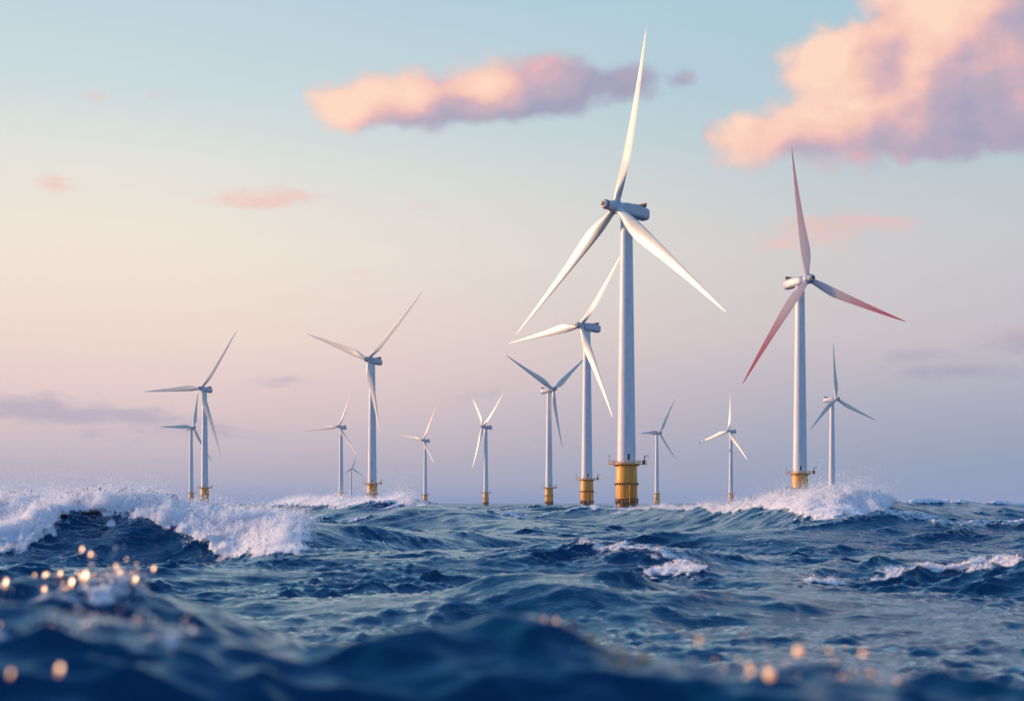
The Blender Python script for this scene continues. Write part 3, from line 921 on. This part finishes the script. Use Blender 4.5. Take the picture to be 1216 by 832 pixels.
def davit_mesh():
    mb = MB()
    mb.tube((5.9, -0.7, 15.9), (5.9, -0.7, 18.6), 0.13, 12); mb.tube((5.9, -0.7, 18.55), (7.3, -0.9, 18.75), 0.09); mb.tube((5.9, -0.7, 17.6), (6.6, -0.8, 18.62), 0.06)
    mb.box((6.0, .55, 16.6), (0.9, .8, 1.2)); mb.tube((7.2, -0.9, 18.7), (7.2, -0.9, 17.7), 0.03)
    return mb.mesh("davit_crane", M_DARK)


def lamp_mesh():
    mb = MB(); mb.tube((-6.0, -0.9, 16.9), (-6.0, -0.9, 18.3), 0.05)
    mb.tube((-6.0, -0.9, 18.28), (-6.0, -0.9, 18.7), 0.16, 12)
    return mb.mesh("navigation_light", M_RUST)


# nacelle in its own frame: -Y is upwind. Rounded box sections swept along Y
def rbox(w, h, y, zc, n=8, e=4.5):
    out = []
    m = 40
    for i in range(m):
        a = 2 * math.pi * i / m
        ca, sa = math.cos(a), math.sin(a)
        k = (abs(ca) ** e + abs(sa) ** e) ** (-1 / e)
        out.append((w / 2 * k * ca, y, zc + h / 2 * k * sa))
    return out


def nacelle_mesh():
    mb = MB()
    secs = [rbox(3.0, 3.1, -2.6, 0.0, e=2.4), rbox(3.7, 3.8, -2.0, 0.0, e=3), rbox(4.0, 4.1, -1.0, 0.02), rbox(4.15, 4.25, 2.0, 0.08), rbox(4.1, 4.2, 5.6, .05), rbox(3.95, 3.9, 8.4, -.08), rbox(3.5, 3.3, 8.9, -.12)]
    loft(mb, secs)
    mb.lathe([(2.05, -2.9), (2.1, -2.2), (2.3, -1.9)], 48, c=(0, 0))
    return mb.mesh("nacelle", M_NAC, 40)


def cooler_mesh():
    mb = MB()
    mb.box((0, 7.0, 2.75), (3.7, 0.5, 1.3)); 
    for i in range(9): mb.box((-1.6 + i * .4, 6.7, 2.75), (.07, .12, 1.2))
    for s_ in (-1.5, 1.5): mb.box((s_, 6.2, 2.35), (.18, 1.4, .35))
    mb.box((0, 4.4, 2.26), (2.2, 4.0, .22))
    mb.tube((0.9, 7.7, 1.8), (0.9, 7.7, 3.9), .05); mb.tube((-.9, 7.7, 1.8), (-.9, 7.7, 3.6), .05); mb.tube((.5, 7.7, 3.5), (1.3, 7.7, 3.5), .04)
    return mb.mesh("roof_cooler", M_DARK)


HUB_Y = -4.9
def hub_mesh(): 
    mb = MB()
    secs = []
    def circ(r, y, n=40): return [(r * math.cos(2 * math.pi * i / n), y, r * math.sin(2 * math.pi * i / n)) for i in range(n)]
    for y, r in ((2.2, 1.75), (1.9, 1.95), (0.5, 2.1), (-1.0, 2.1), (-1.6, 1.95), (-2.6, 1.62), (-4.4, 1.5), (-5.3, 1.42), (-5.6, 1.25), (-5.7, 0.9)):
        secs.append(circ(r, y))
    loft(mb, secs)
    mb.add([], [])
    return mb.mesh("hub", M_NAC, 35)


def nose_ring_mesh():
    mb = MB()
    def circ(r, y, n=40): return [(r * math.cos(2 * math.pi * i / n), y, r * math.sin(2 * math.pi * i / n)) for i in range(n)]
    loft(mb, [circ(1.47, -4.8), circ(1.60, -4.75), circ(1.60, -4.4), circ(1.51, -4.35)])
    loft(mb, [circ(0.8, -5.8), circ(0.85, -5.65)])
    for i in range(6):
        a = math.pi / 3 * i
        mb.tube((1.2 * math.cos(a), -5.82, 1.2 * math.sin(a)), (1.2 * math.cos(a), -5.5, 1.2 * math.sin(a)), .09)
    return mb.mesh("nose_ring", M_RUST)


def blade_mesh():
    """unit blade 61 m long along +Z from the hub axis, chord along X, thickness along Y (upwind is -Y)"""
    mb = MB(); secs = []
    st = [0.012, 0.03, 0.05, 0.075, 0.105, 0.14, 0.18, 0.22, 0.27, 0.33, 0.40, 0.48, 0.56, 0.64, 0.72, 0.80, 0.87, 0.93, 0.97, 0.99, 1.0]
    ch = [2.3, 2.3, 2.35, 2.7, 3.35, 4.15, 4.75, 4.95, 4.85, 4.5, 4.0, 3.45, 2.95, 2.5, 2.05, 1.6, 1.2, .82, .52, .3, .10]
    th = [1.0, 1.0, .97, .80, .62, .48, .38, .32, .28, .25, .23, .21, .20, .19, .18, .18, .18, .18, .2, .22, .3]
    tw = [22, 22, 21, 20, 18, 16, 14, 12, 10, 8, 6.5, 5, 4, 3, 2.2, 1.5, 1, .6, .3, 0, 0]
    N = 36
    for s_, c, t, w in zip(st, ch, th, tw):
        b = max(0, min(1, (t - .3) / .6))         # 1 = round root, 0 = airfoil
        pts = []
        for i in range(N):
            a = 2 * math.pi * i / N
            xr = math.cos(a); yr = math.sin(a)
            xa = 0.5 * (1 + xr)                    # 0 leading .. 1 trailing, cosine spaced
            ya = 5 * t * (0.2969 * math.sqrt(xa) - 0.1260 * xa - 0.3516 * xa ** 2 + 0.2843 * xa ** 3 - 0.1036 * xa ** 4)
            ya = ya if yr >= 0 else -ya * 0.75
            px_ = (xa - 0.32) * c; py_ = ya * c
            qx, qy = xr * c / 2, yr * c / 2
            X_ = qx * b + px_ * (1 - b); Y_ = qy * b + py_ * (1 - b)
            ww = math.radians(-w)
            R_ = s_ * 61.0
            bend = -2.6 * max(0, s_ - .15) ** 2    # pre-bent a little upwind
            pts.append((X_ * math.cos(ww) - Y_ * math.sin(ww), X_ * math.sin(ww) + Y_ * math.cos(ww) + bend, R_))
        secs.append(pts)
    loft(mb, secs)
    return mb.mesh("blade", M_BLADE, 60)


def root_mesh():
    mb = MB(); mb.lathe([(1.16, 0.8), (1.34, 1.7), (1.34, 2.3), (1.18, 2.4)], 36)
    return mb.mesh("blade_root_collar", M_NAC)


MESH = dict(tower=tower_mesh(), tower_door=door_mesh(), transition_piece=transition_mesh(), flange_collar=collar_mesh(), bumper_ring=anode_mesh(),
            platform=platform_mesh(), railing=railing_mesh(), boat_landing=ladder_mesh(), davit_crane=davit_mesh(), navigation_light=lamp_mesh(),
            nacelle=nacelle_mesh(), roof_cooler=cooler_mesh(), hub=hub_mesh(), nose_ring=nose_ring_mesh(), blade=blade_mesh(), blade_root_collar=root_mesh())


RED_BLADE = MESH['blade'].copy(); RED_BLADE.materials[0] = backlit_blade("blade_red_backlight_tint", (0.84, 0.33, 0.31))
PINK_BLADE = MESH['blade'].copy(); PINK_BLADE.materials[0] = backlit_blade("blade_pink_backlight_tint", (0.84, 0.58, 0.56))


def part(kind, parent, M=None, me=None):
    o = bpy.data.objects.new(kind, me or MESH[kind]); COL.objects.link(o); o.parent = parent
    if M is not None: o.matrix_local = M
    return o


def turbine(tx, d, yaw, tilt, phase, dev, length, base_rot, label, group=True, chord=1.0):
    r = bpy.data.objects.new("wind_turbine", None); COL.objects.link(r)
    r.empty_display_size = 5
    r.location = (tx, d, 0)
    r['label'] = label; r['category'] = 'wind turbine'; r['group'] = 'offshore wind turbines standing in the sea'
    BM = Matrix.Rotation(math.radians(base_rot), 4, 'Z')
    tw = part('tower', r, BM); part('tower_door', tw)
    tp = part('transition_piece', r, BM)
    part('flange_collar', tp); part('bumper_ring', tp)
    pf = part('platform', r, BM); part('railing', pf); part('davit_crane', pf); part('navigation_light', pf)
    part('boat_landing', r, BM)
    # rotor axis: -Y of the nacelle frame turned by yaw (positive looks left of the camera)
    NM = Matrix.Translation((0, 0, HUBZ)) @ Matrix.Rotation(math.radians(-yaw), 4, 'Z') @ Matrix.Rotation(math.radians(-tilt), 4, 'X')
    nc = part('nacelle', r, NM); part('roof_cooler', nc)
    hb = part('hub', r, NM @ Matrix.Translation((0, HUB_Y + 0.2, 0)) @ Matrix.Diagonal((1, 1.0 if d < 480 else 0.62, 1, 1))); part('nose_ring', hb)
    for k in range(3):
        az = phase + 120 * k + dev[k]
        B = NM @ Matrix.Translation((0, HUB_Y, 0)) @ Matrix.Rotation(math.radians(az), 4, 'Y')
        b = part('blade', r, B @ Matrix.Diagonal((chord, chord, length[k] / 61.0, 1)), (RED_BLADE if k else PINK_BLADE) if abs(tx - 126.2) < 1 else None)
        if b.data == RED_BLADE: b['label'] = 'blade with painted backlight glow, pale pink at the root to red at the tip'
        part('blade_root_collar', b)
    return r


TURBS = [
    # photo column of the tower, distance, yaw, tilt, phase, deviations, blade lengths, base rotation
    (744, 471, 52, 4, 3.6, (8.9, 3.5, -12.5), (57.6, 67.7, 61.0), 8, 'largest nearest white wind turbine, two lower blades glowing yellow, on a yellow base'),
    (950, 623, -32, 4, -14.0, (6.4, -1.4, -5.0), (57.3, 59.6, 63.9), -6, 'tall turbine with warm backlight painted pink to red on its blades, behind the spray plume at right'),
    (697, 784, 50, 4, 32.0, (9.7, -2.8, -6.9), (49, 61.2, 59.4), 5, 'white wind turbine directly left of the largest one, one blade pointing left'),
    (652, 1223, -46, 6, 54.7, (0.5, .7, -1.2), (55.8, 50.4, 63.2), 12, 'white turbine with two blades raised in a wide V, second left of the largest'),
    (442, 969, 34, 4, 47.1, (.2, -3.8, 3.7), (63.0, 54.3, 58.5), 4, 'tall white turbine rising above the pink middle swell, long blades up left and up right'),
    (243, 1214, 24, 4, 34.1, (2.2, 3.1, -5.3), (59.5, 64.8, 59.7), 10, 'tallest turbine at far left, one blade level to the left, above the big foaming wave'),
    (227, 1841, -50, 6, 23.6, (-11.5, 6.9, 4.6), (47.5, 52.7, 53.9), 20, 'small turbine just left of and behind the tall one at far left'),
    (405, 1820, 34, 6, 22.1, (2.4, -5.5, 3.1), (50.3, 50.8, 61.3), 0, 'small turbine left of the tall one over the middle swell, one blade level left'),
    (417, 3996, -50, 4, 8.6, (15, -10, -5), (38, 44.8, 38), 30, 'tiniest faraway turbine, half hidden low beside the left centre turbines'),
    (505, 2214, 40, 4, 29.6, (-3.7, -6.8, 10.5), (61.4, 45.5, 60), 15, 'small distant turbine alone between the left centre one and the one with the steep V'),
    (577, 1820, 54, 6, 68.1, (-22, 5.4, 17), (58.6, 55.9, 44.8), -10, 'small distant turbine with two short raised blades in a narrow V, left of centre'),
    (780, 1974, -48, 4, 27.4, (11.2, -10, -1.2), (62, 51.7, 50), 40, 'small distant turbine just right of the largest tower, one blade partly behind it'),
    (868, 1927, 52, 4, 10.9, (-9.1, 5.3, 3.8), (51.3, 57.1, 62.3), 25, 'small distant turbine alone between the largest and the right hand tall one'),
    (988, 1332, -40, 4, -6.6, (4.5, -5.8, 1.2), (52.5, 61.9, 54.2), -15, 'rightmost turbine, medium small, behind the right end of the spray plume'),
]
for t in TURBS:
    turbine((t[0] - 608) / F * t[1], *t[1:])


# ------------------------------------------------------------------ the sea air that the farthest towers and the horizon fade into
hb_ = MB(); hb_.box((0, 0, 82.5), (130000, 130000, 185))
hm = bpy.data.materials.new("sea_haze"); hm.use_nodes = True
hn = hm.node_tree; hn.nodes.clear()
ho = hn.nodes.new('ShaderNodeOutputMaterial'); hv = hn.nodes.new('ShaderNodeVolumePrincipled')
hv.inputs['Color'].default_value = (0.52, 0.70, 0.95, 1); hv.inputs['Density'].default_value = 6.0e-5; hv.inputs['Anisotropy'].default_value = 0.0
hn.links.new(hv.outputs[0], ho.inputs['Volume'])
haze = bpy.data.objects.new("haze", hb_.mesh("haze", hm)); COL.objects.link(haze)
haze['kind'] = 'stuff'; haze['label'] = 'pale sea haze over the water towards the horizon'; haze['category'] = 'haze'
